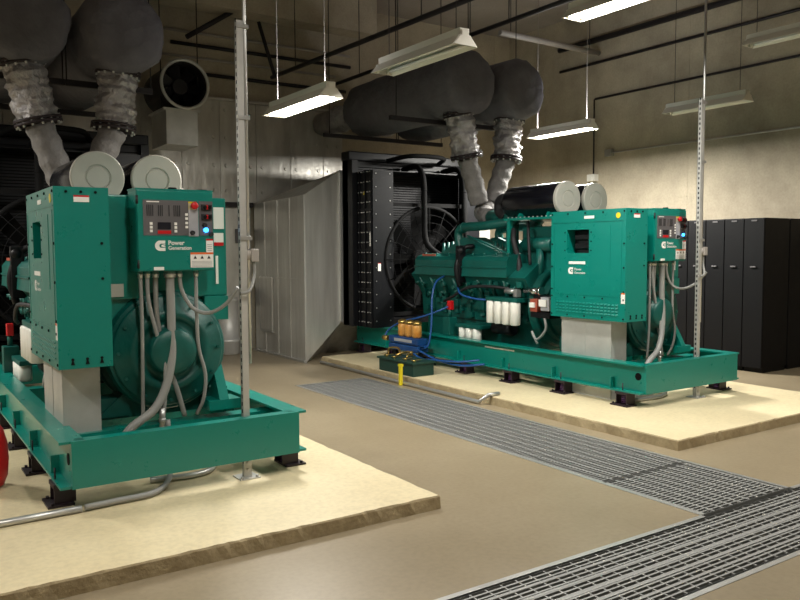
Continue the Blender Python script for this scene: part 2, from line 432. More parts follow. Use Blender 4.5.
cab = P(m, 'breaker_cabinet', ['green', 'black_matte'])
m = MB(); m.box(C0+.13, C0+.137, wy0-.02, wy1+.02, wz0-.02, wz1+.02)
for z in (1.70, 1.80): m.box(C0+.09, C0+.13, wy0+.06, wy1-.03, z, z+.05, .004)
P(m, 'breaker_face', 'black', cab, 'black breaker behind the window')
m = MB(); m.box(.105, .20, D0-.003, D0-.0005, 2.015, 2.055); m.mi = 1; m.box(.105, .20, D0-.0035, D0-.003, 2.047, 2.058); P(m, 'warning_label', ['label', 'red'], cab)
m = MB(); m.box(C0-.003, C0-.0005, .70, .84, 2.02, 2.05); P(m, 'warning_label', 'label', cab)
m = MB(); m.box(C0-.003, C0-.0005, D0+.0, D0+.05, 1.13, 1.24); m.mi = 1; m.box(C0-.0035, C0-.003, D0, D0+.05, 1.225, 1.24); P(m, 'warning_label', ['label', 'orange'], cab)
m = MB(); m.cyl((C0, D0+.1, 2.04), (C0-.003, D0+.1, 2.04), .03, n=16); P(m, 'round_sticker', 'yellow', cab, 'small yellow round sticker')
LY = lambda y0, z0: (lambda u, v, t: (C0-t, y0-u, z0+v))
def emblem(m, fn, s):
    po = [(1, 1), (.5, 1)] + [(.5+.5*math.cos(a), .5+.5*math.sin(a)) for a in [PI/2+PI*k/12 for k in range(1, 12)]] + [(.5, 0), (1, 0), (1, .30), (.62, .30)]
    po += [(.62+.2*math.cos(a), .5+.2*math.sin(a)) for a in [-PI/2-PI*k/8 for k in range(1, 8)]] + [(.62, .70), (1, .70)]
    vs = [m.v(fn(u*s, v*s, .002)) for u, v in po]; m.f(vs)
    vs = [m.v(fn(u*s, v*s, .002)) for u, v in ((.62, .58), (1, .64), (1, .54), (.74, .5), (1, .46), (1, .36), (.62, .42))]; m.f(vs)
m = MB(); emblem(m, LY(1.07, 1.42), .075); m.text('Power', LY(.975, 1.462), .038, .002, .0005); m.text('Generation', LY(.975, 1.425), .034, .002, .0005); P(m, 'emblem_lettering', 'label', cab, 'white C emblem and lettering')
m = MB(); m.box(C0-.003, C0-.0005, .82, 1.06, 1.53, 1.56); P(m, 'text_strip', 'label', cab, 'white text strip')
# control box
K0, K1, KY, KZ0, KZ1 = .519, 1.057, .342, 1.557, 2.121
m = MB(); m.box(K0, K1, KY+.012, .56, KZ0, KZ1, .006); m.box(K0-.004, K1+.004, KY+.012, .56, KZ1-.004, KZ1+.006)
kb = P(m, 'control_box', 'green')
m = MB(); m.box(K0+.004, K1-.004, KY, KY+.012, KZ0+.006, KZ1-.01, .004); kd = P(m, 'door', 'green', kb)
KF = lambda x0, z0: (lambda u, v, t: (x0+u, KY-t, z0+v))
kw, kh = K1-K0, KZ1-KZ0
def kr(a, b, c, d_):   # fractions: left, right, top, bottom -> x0,x1,z0,z1
    return K0+a*kw, K0+b*kw, KZ1-d_*kh, KZ1-c*kh
def kplate(name, mats, a, b, c, d_, th=.003, label=None, parent=kb):
    x0, x1, z0, z1 = kr(a, b, c, d_); m = MB(); m.box(x0, x1, KY-th, KY-.0005, z0, z1); return P(m, name, mats, parent, label)
kplate('display_panel', 'panel_grey', .075, .78, .13, .56, .003, 'dark grey control panel')
kplate('keypad', 'panel_light', .66, .79, .16, .57, .005, 'lighter grey keypad strip')
kplate('switch_panel', 'panel_grey', .80, .985, .13, .56, .004)
kplate('screen', 'screen', .255, .425, .40, .485, .006)
for a, b in ((.12, .21), (.265, .34), (.40, .42), (.465, .555)):
    k = max(1, round((b-a)/.024))
    for i in range(k):
        x0, x1, z0, z1 = kr(a+i*.024, a+i*.024+.011, .19, .325); m = MB(); m.box(x0, x1, KY-.005, KY-.003, z0, z1); P(m, 'vent_slot', 'ink', kb)
m = MB()
for a in (.155, .47):
    for c in (.40, .445, .49): x0, x1, z0, z1 = kr(a, a+.035, c, c+.033); m.box(x0, x1, KY-.007, KY-.003, z0, z1)
for c in (.285, .335, .39, .44): x0, x1, z0, z1 = kr(.615, .65, c, c+.03); m.box(x0, x1, KY-.007, KY-.003, z0, z1)
x0, x1, z0, z1 = kr(.12, .28, .145, .158); m.box(x0, x1, KY-.004, KY-.003, z0, z1)
P(m, 'button_row', 'label', kb, 'white keypad buttons')
x0, x1, z0, z1 = kr(.255, .425, .50, .54); m = MB(); m.box(x0, x1, KY-.006, KY-.003, z0, z1); P(m, 'red_label', 'red', kb, 'red strip under the screen')
x0, x1, z0, z1 = kr(.66, .76, .14, .24); m = MB(); m.box(x0, x1, KY-.005, KY-.003, z0, z1); m.mi = 1; c = ((x0+x1)/2+.008, (z0+z1)/2)
m.lathe((c[0], KY-.003, c[1]), (0, -1, 0), [(.012, 0), (.012, .02), (.026, .02), (.026, .034), (.02, .04), (.002, .041)], 20); P(m, 'emergency_stop_button', ['yellow', 'red'], kb, 'red mushroom stop button')
for c in (.205, .325):
    x0, x1, z0, z1 = kr(.83, .97, c-.035, c+.035); m = MB(); m.box(x0, x1, KY-.02, KY-.003, z0, z1, .003); m.mi = 1
    for q in (.3, .75): m.cyl((x0+(x1-x0)*q, KY-.02, (z0+z1)/2), (x0+(x1-x0)*q, KY-.03, (z0+z1)/2), .012, n=12)
    m.mi = 2; m.box(x0+.03, x0+.045, KY-.022, KY-.018, z0+.005, z1-.005); P(m, 'gauge', ['ink', 'black_matte', 'red'], kb)
for a, c in ((.705, .525), (.955, .54), (.87, .43)):
    x0, x1, z0, z1 = kr(a-.03, a+.03, c-.03, c+.03); m = MB(); m.cyl(((x0+x1)/2, KY-.002, (z0+z1)/2), ((x0+x1)/2, KY-.028, (z0+z1)/2), .017, .014, 16); P(m, 'knob', 'ink', kb)
x0, x1, z0, z1 = kr(.855, .92, .46, .52); m = MB(); m.cyl(((x0+x1)/2, KY-.002, (z0+z1)/2), ((x0+x1)/2, KY-.016, (z0+z1)/2), .016, n=16); P(m, 'indicator_lamp', 'blue_lamp', kb, 'lit blue indicator lamp')
m = MB(); x, z = K0+.215*kw, KZ1-.75*kh; emblem(m, KF(x, z), .072)
m.text('Power', KF(K0+.385*kw, KZ1-.675*kh), .043, .002, .001); m.text('Generation', KF(K0+.385*kw, KZ1-.735*kh), .036, .002, .0008); P(m, 'emblem_lettering', 'label', kb, 'white C emblem and Power Generation lettering')
x0, x1, z0, z1 = kr(.675, .985, .77, .96); m = MB(); m.box(x0, x1, KY-.003, KY-.0005, z0, z1); m.mi = 1; m.box(x0, x1, KY-.004, KY-.003, z1-.014, z1)
m.mi = 2
for q in (.2, .5, .8): m.prism([(x0+(x1-x0)*q-.012, z1-.045), (x0+(x1-x0)*q+.012, z1-.045), (x0+(x1-x0)*q, z1-.022)], XZ, KY-.0045, KY-.003)
m.mi = 3
for i in range(5): m.box(x0+.01, x1-.01, KY-.004, KY-.003, z0+.006+i*.009, z0+.009+i*.009)
P(m, 'warning_label', ['label', 'orange', 'ink', 'label_grey'], kb)
x0, x1, z0, z1 = kr(.89, .985, .60, .77); m = MB(); m.box(x0, x1, KY-.003, KY-.0005, z0, z1); m.mi = 1; m.box(x0, x1, KY-.004, KY-.003, z1-.012, z1); m.mi = 2
for i in range(4): m.box(x0+.008, x1-.008, KY-.004, KY-.003, z0+.01+i*.014, z0+.014+i*.014)
P(m, 'warning_label', ['label', 'red', 'label_grey'], kb)
kplate('text_strip', 'label', .195, .325, .945, .985, .003, 'small white strip')
for c in (.08, .86):
    x0, x1, z0, z1 = kr(-.012, .022, c, c+.1); m = MB(); m.cyl(((x0+x1)/2, KY+.004, z0), ((x0+x1)/2, KY+.004, z1), .009, n=10); P(m, 'hinge', 'ink', kb)
m = MB(); m.cyl((K0+.5*kw, KY+.07, KZ1), (K0+.5*kw, KY+.07, KZ1+.02), .03, n=12); m.cyl((K1-.06, KY+.07, KZ1), (K1-.06, KY+.07, KZ1+.012), .04, n=12); P(m, 'top_plug', 'black_matte', kb)
# conduits from the control box
def conduit(pts, r, fit=True):
    m = MB(); m.tube(pts, r, 10); o = P(m, 'flexible_conduit', 'grey_conduit')
    if fit:
        m = MB(); p = V(pts[0]); m.cyl(p, p-V((0, 0, .045)), r*1.35, n=12); m.cyl(p-V((0, 0, .012)), p-V((0, 0, .03)), r*1.55, n=6); P(m, 'fitting', 'steel', o, 'silver gland')
yk = .42; zt = KZ0-.001
conduit([(.552, yk, zt), (.555, yk, 1.2), (.55, yk, .8), (.55, yk+.02, .5)], .013)
conduit([(.60, yk, zt), (.605, yk, 1.35), (.66, yk, 1.1), (.70, yk-.02, .92), (.69, yk-.05, .72), (.66, yk-.06, .45), (.66, yk-.06, .33)], .014)
conduit([(.665, yk+.03, zt), (.67, yk+.04, 1.25), (.72, yk+.04, .95), (.80, yk+.05, .72), (.86, yk+.06, .50)], .018)
conduit([(.757, yk, zt), (.76, yk, 1.2), (.755, yk-.02, .98), (.70, yk-.05, .76), (.60, yk-.08, .60), (.44, yk-.10, .50), (.36, yk-.1, .40)], .03)
conduit([(.825, yk, zt), (.84, yk, 1.42), (.91, yk-.02, 1.29), (1.0, yk-.1, 1.255), (1.09, yk-.2, 1.32), (1.15, yk-.28, 1.44)], .014)
conduit([(.945, yk, zt), (.945, yk, 1.25), (.955, yk, 1.0), (1.0, yk, .80), (.99, yk+.02, .62), (.95, yk+.06, .5)], .013)
m = MB(); m.cyl((.66, .36, .46), (.66, .36, .60), .02, n=12); m.cyl((.66, .36, .5), (.66, .36, .53), .026, n=6); P(m, 'conduit_coupling', 'steel')
# air cleaners
for i, x in enumerate((.57, 1.05)):
    m = MB(); m.lathe((x, 1.66, 2.30), (0, 1, 0), [(.2, 0), (.204, .01), (.204, .94), (.19, .97), (.12, 1.0), (.11, 1.08), (.02, 1.08)], 40)
    a = P(m, 'air_cleaner', 'black_gloss', gen, 'gloss black air filter canister')
    m = MB(); m.lathe((x, 1.66, 2.30), (0, -1, 0), [(.208, -.03), (.213, -.02), (.213, .015), (.204, .022), (.105, .022), (.10, .012), (.092, .012), (.087, .02), (.01, .021)], 40, smooth=False)
    P(m, 'end_cap', 'cream', a, 'cream end cap')
m = MB(); m.box(.32, 1.28, 1.58, 2.52, 2.06, 2.085); m.box(.32, 1.28, 1.58, 1.60, 1.98, 2.06)
for x in (.36, 1.22):
    for y in (1.6, 2.45): m.box(x-.025, x+.025, y-.025, y+.025, 1.35, 2.06)
for x in (.57, 1.05): m.prism([(x-.2, 2.085), (x+.2, 2.085), (x+.16, 2.15), (x, 2.115), (x-.16, 2.15)], XZ, 1.8, 1.83); m.prism([(x-.2, 2.085), (x+.2, 2.085), (x+.16, 2.15), (x, 2.115), (x-.16, 2.15)], XZ, 2.3, 2.33)
br = P(m, 'air_cleaner_bracket', 'green')
m = MB()
for y in [1.62+.075*i for i in range(12)]: m.cyl((.33, y, 2.085), (.33, y, 2.1), .01, n=6)
P(m, 'bolts', 'steel', br)
# engine block
m = MB(); m.box(.44, 1.10, 2.0, 4.35, .40, .78, .03)
m.prism([(.40, .74), (1.14, .74), (1.16, 1.05), (1.36, 1.34), (1.12, 1.52), (.77, 1.30), (.42, 1.52), (.18, 1.34), (.38, 1.05)], XZ, 1.98, 4.40)
m.lathe((cx, 1.86, cz), (0, 1, 0), [(.50, 0), (.52, .01), (.52, .13), (.46, .15), (.42, .25)], 36, smooth=False)
r = random.Random(4)
for i in range(70):
    y = r.uniform(2.05, 4.3); z = r.uniform(.80, 1.28); x = .385-(max(0, z-1.05))*.68
    s_ = r.uniform(.012, .04)
    if r.random() < .5: m.cyl((x+.04, y, z), (x-.03-r.random()*.05, y, z-.01), s_, s_*.8, 10)
    else: m.box(x-.05, x+.04, y-s_, y+s_*1.5, z-s_, z+s_, .004)
for i in range(9):
    y = 2.15+i*.26; m.cyl((.34, y, 1.02), (.22, y, 1.30), .022, n=8); m.cyl((1.2, y, 1.02), (1.32, y, 1.30), .022, n=8)
for i in range(8): m.box(.36, .40, 2.12+i*.28, 2.2+i*.28, .80, 1.0, .01)
P(m, 'engine_block', 'green_dark')
for sx in (0, 1):
    for y0, y1 in ((2.27, 3.17), (3.24, 4.26)):
        fx = (lambda u, v, t: (u, t, v)) if sx == 0 else (lambda u, v, t: (1.54-u, t, v))
        m = MB(); m.prism([(.14, 1.34), (.50, 1.50), (.50, 1.62), (.36, 1.64), (.19, 1.60), (.15, 1.55), (.15, 1.475), (.135, 1.47), (.135, 1.455), (.15, 1.45)], fx, y0, y1)
        for k in range(4):
            y = y0+.1+k*(y1-y0-.2)/3; m.cyl(fx(.27, 1.61, y), fx(.27, 1.65, y), .016, n=8)
        vc = P(m, 'valve_cover', 'green_dark')
        if y0 > 3:
            m = MB(); q = [fx(.20, 1.604, 3.85), fx(.20, 1.604, 4.1), fx(.30, 1.630, 4.1), fx(.30, 1.630, 3.85)]
            m.prism([(3.82, 1.604), (4.12, 1.604), (4.12, 1.634), (3.82, 1.634)], (lambda u, v, t: (fx(t, v, u))), .18, .20); P(m, 'nameplate', 'red_dull', vc, 'dull red nameplate')
m = MB(); m.box(.1, .22, 3.165, 3.245, 1.25, 1.75, .01)
m.tube([(.14, 3.2, 1.2), (.10, 3.22, 1.45), (.2, 3.2, 1.7), (.34, 3.15, 1.74)], .035, 8); m.sphere((.15, 3.2, 1.68), .06); P(m, 'breather', 'black', gen, 'dark fittings between the valve covers')
# intake manifold and rocker details
m = MB()
m.prism([(2.35, 1.5), (4.15, 1.5), (3.98, 1.62), (3.40, 1.86), (3.28, 1.86), (2.45, 1.60)], YZ, .36, .66)
m.prism([(2.35, 1.5), (4.15, 1.5), (3.98, 1.62), (3.40, 1.86), (3.28, 1.86), (2.45, 1.60)], YZ, .88, 1.18)
m.tube([(.34, 3.28, 1.88), (.34, 2.85, 1.76), (.34, 2.42, 1.62)], .016, 8)
for i in range(16):
    y = 2.5+i*.105; m.cyl((.52, y, 1.6), (.54, y, 1.76+.05*r.random()), .028, .02, 8); m.cyl((1.0, y, 1.6), (1.0, y, 1.76+.05*r.random()), .028, .02, 8)
P(m, 'intake_manifold', 'green_dark')
for s_ in (.40, 1.14):
    m = MB(); m.tube([(s_, 3.50, 1.70), (s_, 3.55, 1.92), (s_, 3.42, 2.0), (s_, 3.0, 2.01), (s_+(.12 if s_ < .8 else -.12), 2.62, 2.05)], .062, 14, 8); m.ring((s_, 3.44, 1.997), (0, 1, 0), .062, .012); P(m, 'charge_air_pipe', 'green_dark')
for s_, sg in ((.56, 1), (.98, -1)):
    m = MB(); 
    pts = [(s_, 2.62+.10*math.cos(a)*(1-.04*k), 2.12+.13*math.sin(a)*(1-.04*k)) for k, a in enumerate([i*.5 for i in range(13)])]
    m.tube(pts, lambda t: .085-.045*t, 12, 3); m.cyl((s_-.08, 2.62, 2.12), (s_+.08, 2.62, 2.12), .10, n=18); m.box(s_-.05, s_+.05, 2.55, 2.69, 1.7, 2.08)
    m.cyl((s_, 2.66, 2.12), (s_, 3.06, 2.13), .075, .09, 16)
    P(m, 'turbocharger', 'green_dark')
    m = MB(); m.tube([(s_, 2.70, 2.34), (s_, 2.82, 2.32), (s_, 2.83, 2.2), (s_, 2.7, 2.12)], .1, 14); P(m, 'intake_hose', 'rubber')
m = MB(); m.tube([(.56, 3.06, 2.13), (.60, 3.2, 2.16), (.74, 3.38, 2.22)], .12, 14); m.tube([(.98, 3.06, 2.13), (.94, 3.2, 2.16), (.80, 3.38, 2.22)], .12, 14)
m.sphere((.77, 3.40, 2.22), .17, 18, 12)
P(m, 'exhaust_manifold', 'wrap_pipe', gen, 'grey lagged exhaust collector')
m = MB(); m.box(.52, 1.02, 1.7, 2.4, 1.35, 1.98, .04); m.cyl((.5, 1.8, 1.75), (.5, 2.3, 1.75), .09, n=16); m.cyl((.46, 2.0, 1.3), (.46, 2.0, 1.7), .05, n=12); m.cyl((1.04, 1.8, 1.75), (1.04, 2.3, 1.75), .09, n=16); P(m, 'aftercooler', 'green_dark')
m = MB(); m.tube([(.40, 2.42, 1.95), (.34, 2.35, 1.8), (.36, 2.28, 1.55), (.30, 2.2, 1.35)], .035, 10); m.tube([(.44, 2.2, 2.04), (.36, 2.1, 1.8), (.34, 2.05, 1.5)], .02, 8); P(m, 'coolant_hose', 'rubber')
# filters
m = MB(); m.box(.1, .36, 2.03, 2.62, 1.04, 1.09, .008); P(m, 'filter_header', 'green_dark'); m = MB(); m.box(.08, .36, 2.72, 3.22, .655, .70, .008); P(m, 'filter_header', 'green_dark')
for i in range(4):
    y = 2.10+i*.148; m = MB(); m.lathe((.14, y, .755), (0, 0, 1), [(.05, 0), (.066, .012), (.066, .27), (.058, .285)], 18); P(m, 'fuel_filter', 'white', gen, 'white spin-on filter')
for i in range(3):
    y = 2.83+i*.145; m = MB(); m.lathe((.14, y, .50), (0, 0, 1), [(.05, 0), (.062, .012), (.062, .15), (.055, .155)], 18); P(m, 'oil_filter', 'white', gen, 'short white filter')
# starter, modules, small fittings
m = MB(); m.cyl((.22, 1.75, 1.19), (.22, 2.0, 1.19), .04, n=14); m.cyl((.22, 1.72, 1.19), (.22, 1.76, 1.19), .055, n=14); P(m, 'coolant_pipe', 'chrome')
m = MB(); m.cyl((.2, 2.14, 1.17), (.2, 2.34, 1.17), .035, n=12); m.box(.16, .24, 2.1, 2.16, 1.1, 1.2, .01); P(m, 'sensor_fitting', 'steel')
m = MB(); m.box(.12, .2, 1.5, 1.64, .97, 1.13, .006); m.mi = 1; m.box(.12, .2, 1.70, 1.82, .95, 1.10, .006); m.mi = 2; m.box(.1, .12, 1.53, 1.65, 1.02, 1.10); m.box(.1, .12, 1.73, 1.81, 1.0, 1.06); m.mi = 3; m.box(.2, .42, 1.5, 1.84, .88, 1.14); m.box(.13, .2, 1.5, 1.82, .88, .945, .004)
P(m, 'relay_module', ['panel_light', 'red_dull', 'label', 'black'], gen, 'cream and dull red relay boxes')
m = MB(); m.tube([(.15, 1.6, .9), (.12, 1.55, .75), (.12, 1.7, .62), (.16, 1.82, .7), (.18, 1.75, .56)], .016, 8); P(m, 'wire_loop', 'grey_conduit')
m = MB(); m.tube([(.2, 3.62, .98), (.15, 3.4, 1.04), (.12, 3.0, 1.19), (.14, 2.6, 1.22), (.22, 2.3, 1.2)], .02, 8); P(m, 'coolant_hose', 'rubber')
m = MB(); m.box(.02, .16, 3.28, 3.42, Z1, .78, .01); m.cyl((.09, 3.35, .78), (.09, 3.35, .9), .025, n=10); P(m, 'drain_post', 'green_dark')
m = MB(); m.box(.06, .12, 3.30, 3.38, .88, 1.0, .008); P(m, 'shutoff_valve', 'red', gen, 'small red valve handle')
m = MB(); m.lathe((.30, 2.3, .68), (0, 1, 0), [(.05, 0), (.085, .01), (.085, .35), (.06, .37)], 16); P(m, 'starter_motor', 'black')
# radiator
RX0, RX1 = -.35, 2.02; RZ = .50
m = MB()
m.box(RX0, RX1, 5.32, 5.50, Z1, 3.14, .012); m.box(RX0-.02, RX1+.02, 5.26, 5.50, 3.06, 3.2, .02)
for x in (RX0+.05, RX1-.05): m.box(x-.05, x+.05, 5.2, 5.5, Z1, 3.06)
m.box(.02, W-.02, 5.1, 5.5, Z1, Z1+.1)
rad = P(m, 'radiator', 'black')
m = MB()
for i in range(60):
    z = .72+i*.038; m.box(RX0+.12, RX1-.12, 5.308, 5.319, z, z+.012)
P(m, 'fins', 'black_matte', rad)
# shroud: open box with flanged front plates
SX0, SX1, SY0, SY1, SZ0, SZ1 = -.25, 1.79, 4.78, 5.30, Z1+.0, 2.88
m = MB(); t = .01
m.box(SX0, SX0+t, SY0, SY1, SZ0, SZ1); m.box(SX1-t, SX1, SY0, SY1, SZ0, SZ1); m.box(SX0, SX1, SY0, SY1, SZ1-t, SZ1)
m.box(SX0, SX0+.36, SY0-t, SY0, SZ0, SZ1); m.box(SX1-.36, SX1, SY0-t, SY0, SZ0, SZ1)
for y in (SY0+.03, SY0+.2, SY0+.36, SY1-.03): m.box(SX0-.025, SX0, y-.012, y+.012, SZ0, SZ1)
for z in (2.3, 1.7, 1.1): m.box(SX0-.02, SX0, SY0, SY1, z-.015, z+.015)
sh = P(m, 'fan_shroud', 'black', rad)
m = MB()
for y in (SY0+.03, SY0+.115, SY0+.2, SY0+.28, SY0+.36, SY1-.03):
    for i in range(16): z = SZ0+.08+i*.15; m.cyl((SX0-.025 if y in (SY0+.03, SY0+.2, SY0+.36, SY1-.03) else SX0, y, z), (SX0-.034, y, z), .009, n=6)
for x in (SX0+.05, SX0+.3):
    for i in range(12): m.cyl((x, SY0-t, SZ0+.1+i*.2), (x, SY0-t-.008, SZ0+.1+i*.2), .009, n=6)
P(m, 'rivets', 'steel', rad)
m = MB(); m.box(SX0+.08, SX0+.13, SY0-.013, SY0-.0105, 1.38, 1.5); m.mi = 1; m.box(SX0+.08, SX0+.13, SY0-.0135, SY0-.013, 1.49, 1.5); P(m, 'warning_label', ['label', 'red'], rad)
m = MB(); m.box(SX0-.028, SX0-.0255, SY0+.02, SY0+.05, 1.75, 1.95); P(m, 'warning_label', 'label', rad)
m = MB(); m.box(SX0-.028, SX0-.0255, SY0+.19, SY0+.22, 2.52, 2.57); P(m, 'yellow_tag', 'yellow', rad)
m = MB(); m.cyl((.77, 4.95, 1.55), (.77, 5.2, 1.55), .14, n=20)
for k in range(8):
    a = 2*PI*k/8; c, s_ = math.cos(a), math.sin(a)
    def bl(u, v, t, c=c, s_=s_): return (.77+c*u-s_*v, 5.08+v*.5+t, 1.55+s_*u+c*v)
    m.prism([(.12, -.06), (.74, -.12), (.74, .1), (.12, .06)], bl, -.004, .004)
P(m, 'fan', 'black_matte', rad)
m = MB()
m.ring((.77, SY0, 1.55), (0, 1, 0), .80, .03, 48, 8)
for z_ in (.72, 2.38): m.box(SX0+.36, SX1-.36, SY0-.006, SY0, z_-.03, z_+.03)
for rr in (.2, .32, .44, .56, .68): m.ring((.77, SY0-.03, 1.55), (0, 1, 0), rr, .004, 40, 5)
for k in range(16):
    a = 2*PI*k/16; m.cyl((.77+.15*math.cos(a), SY0-.03, 1.55+.15*math.sin(a)), (.77+.8*math.cos(a), SY0-.03, 1.55+.8*math.sin(a)), .005, n=6)
P(m, 'fan_guard', 'black_matte', rad)
for s_ in (.62, 1.40):
    m = MB(); m.tube([(s_, 5.25, 2.96), (s_, 4.95, 2.98), (s_, 4.80, 2.93), (s_, 4.70, 2.75), (s_, 4.68, 2.3), (s_, 4.62, 1.8), (s_+(-.15 if s_ > .8 else .15), 4.35, 1.55)], .045, 14, 8)
    for z in (2.6, 2.2): m.ring((s_, 4.69, z), (0, 0, 1), .047, .008, 20, 6)
    P(m, 'coolant_pipe', 'black_matte')
m = MB(); m.tube([(.3, 5.22, 3.08), (.5, 4.85, 3.13), (1.1, 4.85, 3.13), (1.3, 5.22, 3.08)], .035, 10); P(m, 'vent_pipe', 'black_matte')
m = MB(); m.lathe((.77, 4.40, 1.0), (0, 1, 0), [(.1, 0), (.2, 0), (.2, .1), (.12, .11), (.12, .3)], 24); m.cyl((.42, 4.40, 1.25), (.42, 4.52, 1.25), .1, n=18); m.cyl((.77, 4.5, 1.55), (.77, 4.97, 1.55), .07, n=14); P(m, 'fan_drive', 'black')
gen2 = copy_tree(gen); gen2.location = (XB_, YB_, PADZ)
gen2['label'] = 'farther green diesel generator set, at the right in front of the black lockers'

# ------------------------------------------------------------------ galvanised cable ducts below the breaker cabinets
def cable_duct(gx, gy, label):
    o = thing('cable_duct', (gx+.17, gy+.9, PADZ), label, 'cable duct', 'cable ducts under the breaker cabinets')
    org = (.17, .9, PADZ)
    m = MB(); m.box(.045, .285, .50, 1.22, PADZ, E0-.004, .003)
    m.box(.035, .295, .49, 1.23, E0-.03, E0-.004)
    m.build('sheet_casing', 'galv', o, org)
    m = MB(); m.box(.042, .0445, .86, .87, PADZ, E0-.03); m.build('seam', 'galv', o, org); m = MB(); m.box(.040, .0445, .50, .51, PADZ, E0-.03); m.build('seam', 'galv', o, org)
    return o
cable_duct(XA, YA, 'galvanised cable duct under the breaker cabinet of the nearer generator')
cable_duct(XB_, YB_, 'galvanised cable duct under the breaker cabinet of the farther generator')

# ------------------------------------------------------------------ exhaust silencers
def silencer(x, leg):
    org = (x, 3.4, 3.6)
    o = thing('exhaust_silencer', (0, 0, 0), '', 'exhaust silencer', 'lagged exhaust silencers over the generators')
    zc = 3.92
    m = MB(); m.lathe((x, 3.10, zc), (0, 1, 0), [(.05, -.05), (.2, -.045), (.34, -.03), (.40, .03), (.425, .1), (.43, .7), (.43, 1.4), (.43, 2.2), (.41, 2.75), (.35, 2.85), (.24, 2.95), (.2, 3.1)], 40, wob=.03)
    bd = m.build('lagged_shell', 'wrap', o, org)
    m = MB(); m.lathe((x, 6.1, zc), (0, 1, 0), [(.2, 0), (.2, .5), (.23, .52), (.23, .56), (.2, .58), (.2, 1.2)], 24, wob=.015); m.build('outlet_pipe', 'foil', o, org)
    ax = V((x, 3.4, 3.54)); bx = V((x, 3.4, 2.98))
    bx = V((x+(.13 if x < .7 else -.06), 3.4, 2.98))
    dr = (bx-ax).normalized(); ln = (bx-ax).length
    prof = []
    for i in range(25):
        t = i/24; prof.append((.178+.012*math.sin(t*40)+.018*math.sin(t*PI)*(1 if x < .7 else .4), t*ln))
    m = MB(); m.lathe(ax, dr, prof, 36, wob=.05); m.build('flexible_bellows', 'foil', o, org)
    for q, nm in ((ax, 'upper_flange'), (bx, 'lower_flange')):
        m = MB(); m.cyl(q+dr*-.03, q+dr*-.004, .225, n=28); m.cyl(q+dr*.004, q+dr*.03, .225, n=28)
        u, w = frame(dr); m.mi = 1
        for k in range(14):
            a = 2*PI*k/14; p = q+(u*math.cos(a)+w*math.sin(a))*.205; m.cyl(p-dr*.05, p+dr*.05, .012, n=6)
        m.build(nm, ['flange', 'steel'], o, org)
    m = MB(); m.tube([bx+dr*.03, bx.lerp(V((.77+(x-.77)*.26, 3.4, 2.34)), .35), bx.lerp(V((.77+(x-.77)*.26, 3.4, 2.34)), .7), (.77+(x-.77)*.26, 3.40, 2.34)], lambda t: .135+.008*math.sin(t*25), 18); m.build('exhaust_pipe', 'wrap_pipe', o, org)
    for y in (3.75, 5.6):
        for s_ in ((-.80 if x < .7 else -.437), .437):
            m = MB(); m.cyl((x+s_, y, 3.44), (x+s_, y, CZ), .007, n=6); m.build('hanger_rod', 'hanger', o, org)
        m = MB(); m.box(x-(.9 if x < .7 else .452), x+.452, y-.025, y+.025, 3.43, 3.49); m.build('support_strut', 'hanger', o, org)
    return o, org
for i, (x, leg) in enumerate(((.29, 1), (1.20, -1))):
    o, org = silencer(x, leg)
    o.location = (XA+org[0], YA+org[1], org[2])
    c = copy_tree(o); c.location = (XB_+org[0], YB_+org[1], org[2])
    if i == 0:
        o['label'] = 'grey lagged silencer in the top left corner, cut by the picture edge'; c['label'] = 'left grey lagged silencer over the farther generator, behind the unlit light'
    else:
        o['label'] = 'right grey lagged silencer over the nearer generator, beside the round fan'; c['label'] = 'right grey lagged silencer over the farther generator, near the double lit tubes'

# ------------------------------------------------------------------ discharge plenums behind the radiators
def plenum(dx, label):
    X0, X1 = 5.3+dx, 8.92+dx; a0, a1 = 6.0+dx, 8.26+dx; yA, yR, yE = 10.44, 10.58, 12.30
    org = (7.1+dx, 11.4, 0)
    o = thing('discharge_plenum', org, label, 'air duct', 'sheet metal radiator plenums')
    m = MB()
    p = {k: m.v(v) for k, v in dict(a=(X0, yA, 0), b=(X0, yA, 2.52), c=(a0, yR, 2.93), d=(a0, yR, .58), e=(a1, yR, .58), f=(a1, yR, 2.93), g=(X1, yA, 2.52), h=(X1, yA, 0), i=(X0, yE, 2.48), j=(X0, yE, 0), k=(X1, yE, 2.48), l=(X1, yE, 0), m=(a0, 11.3, 0), n=(a1, 11.3, 0)).items()}
    for q in ('abcd', 'dcfe', 'efgh', 'adm', 'denm', 'ehn', 'bifc', 'jiba', 'hgkl', 'jlki', 'amnhlj'):
        if q == 'bifc': m.f([p['b'], p['i'], p['c']]); m.f([p['i'], p['k'], p['f'], p['c']]); m.f([p['k'], p['g'], p['f']])
        else: m.f([p[z] for z in q])
    m.build('sheet_casing', 'galv_duct', o, org)
    m = MB()
    for y in (10.95, 11.4, 11.88): m.box(X0-.012, X0, y-.012, y+.012, .02, 2.49)
    m.box(X0-.01, X0, yA, yE, 1.24, 1.26)
    m.box(X0-.015, X0+.01, yA-.01, yA+.03, .0, 2.52)
    m.build('standing_seam', 'galv_duct', o, org)
    m = MB(); m.box(X0-.03, X0, 11.58, 12.05, .38, 1.26, .012); ad = m.build('access_door', 'galv_duct', o, org)
    m = MB(); m.box(X0-.034, X0-.002, 11.56, 12.07, .355, .38); m.box(X0-.034, X0-.002, 12.05, 12.07, .38, 1.27); m.build('door_edge', 'steel', ad, org)
    m = MB(); m.box(X0-.05, X0, yA-.02, yE, 0, .03); m.build('base_angle', 'steel', o, org)
    m = MB(); m.box(a0-.03, a0+.015, yR-.045, yR-.004, .58, 2.93); m.box(a1-.015, a1+.03, yR-.045, yR-.004, .58, 2.93); m.box(a0, a1, yR-.045, yR-.004, .56, .59); m.build('flange', 'steel', o, org)
    return o
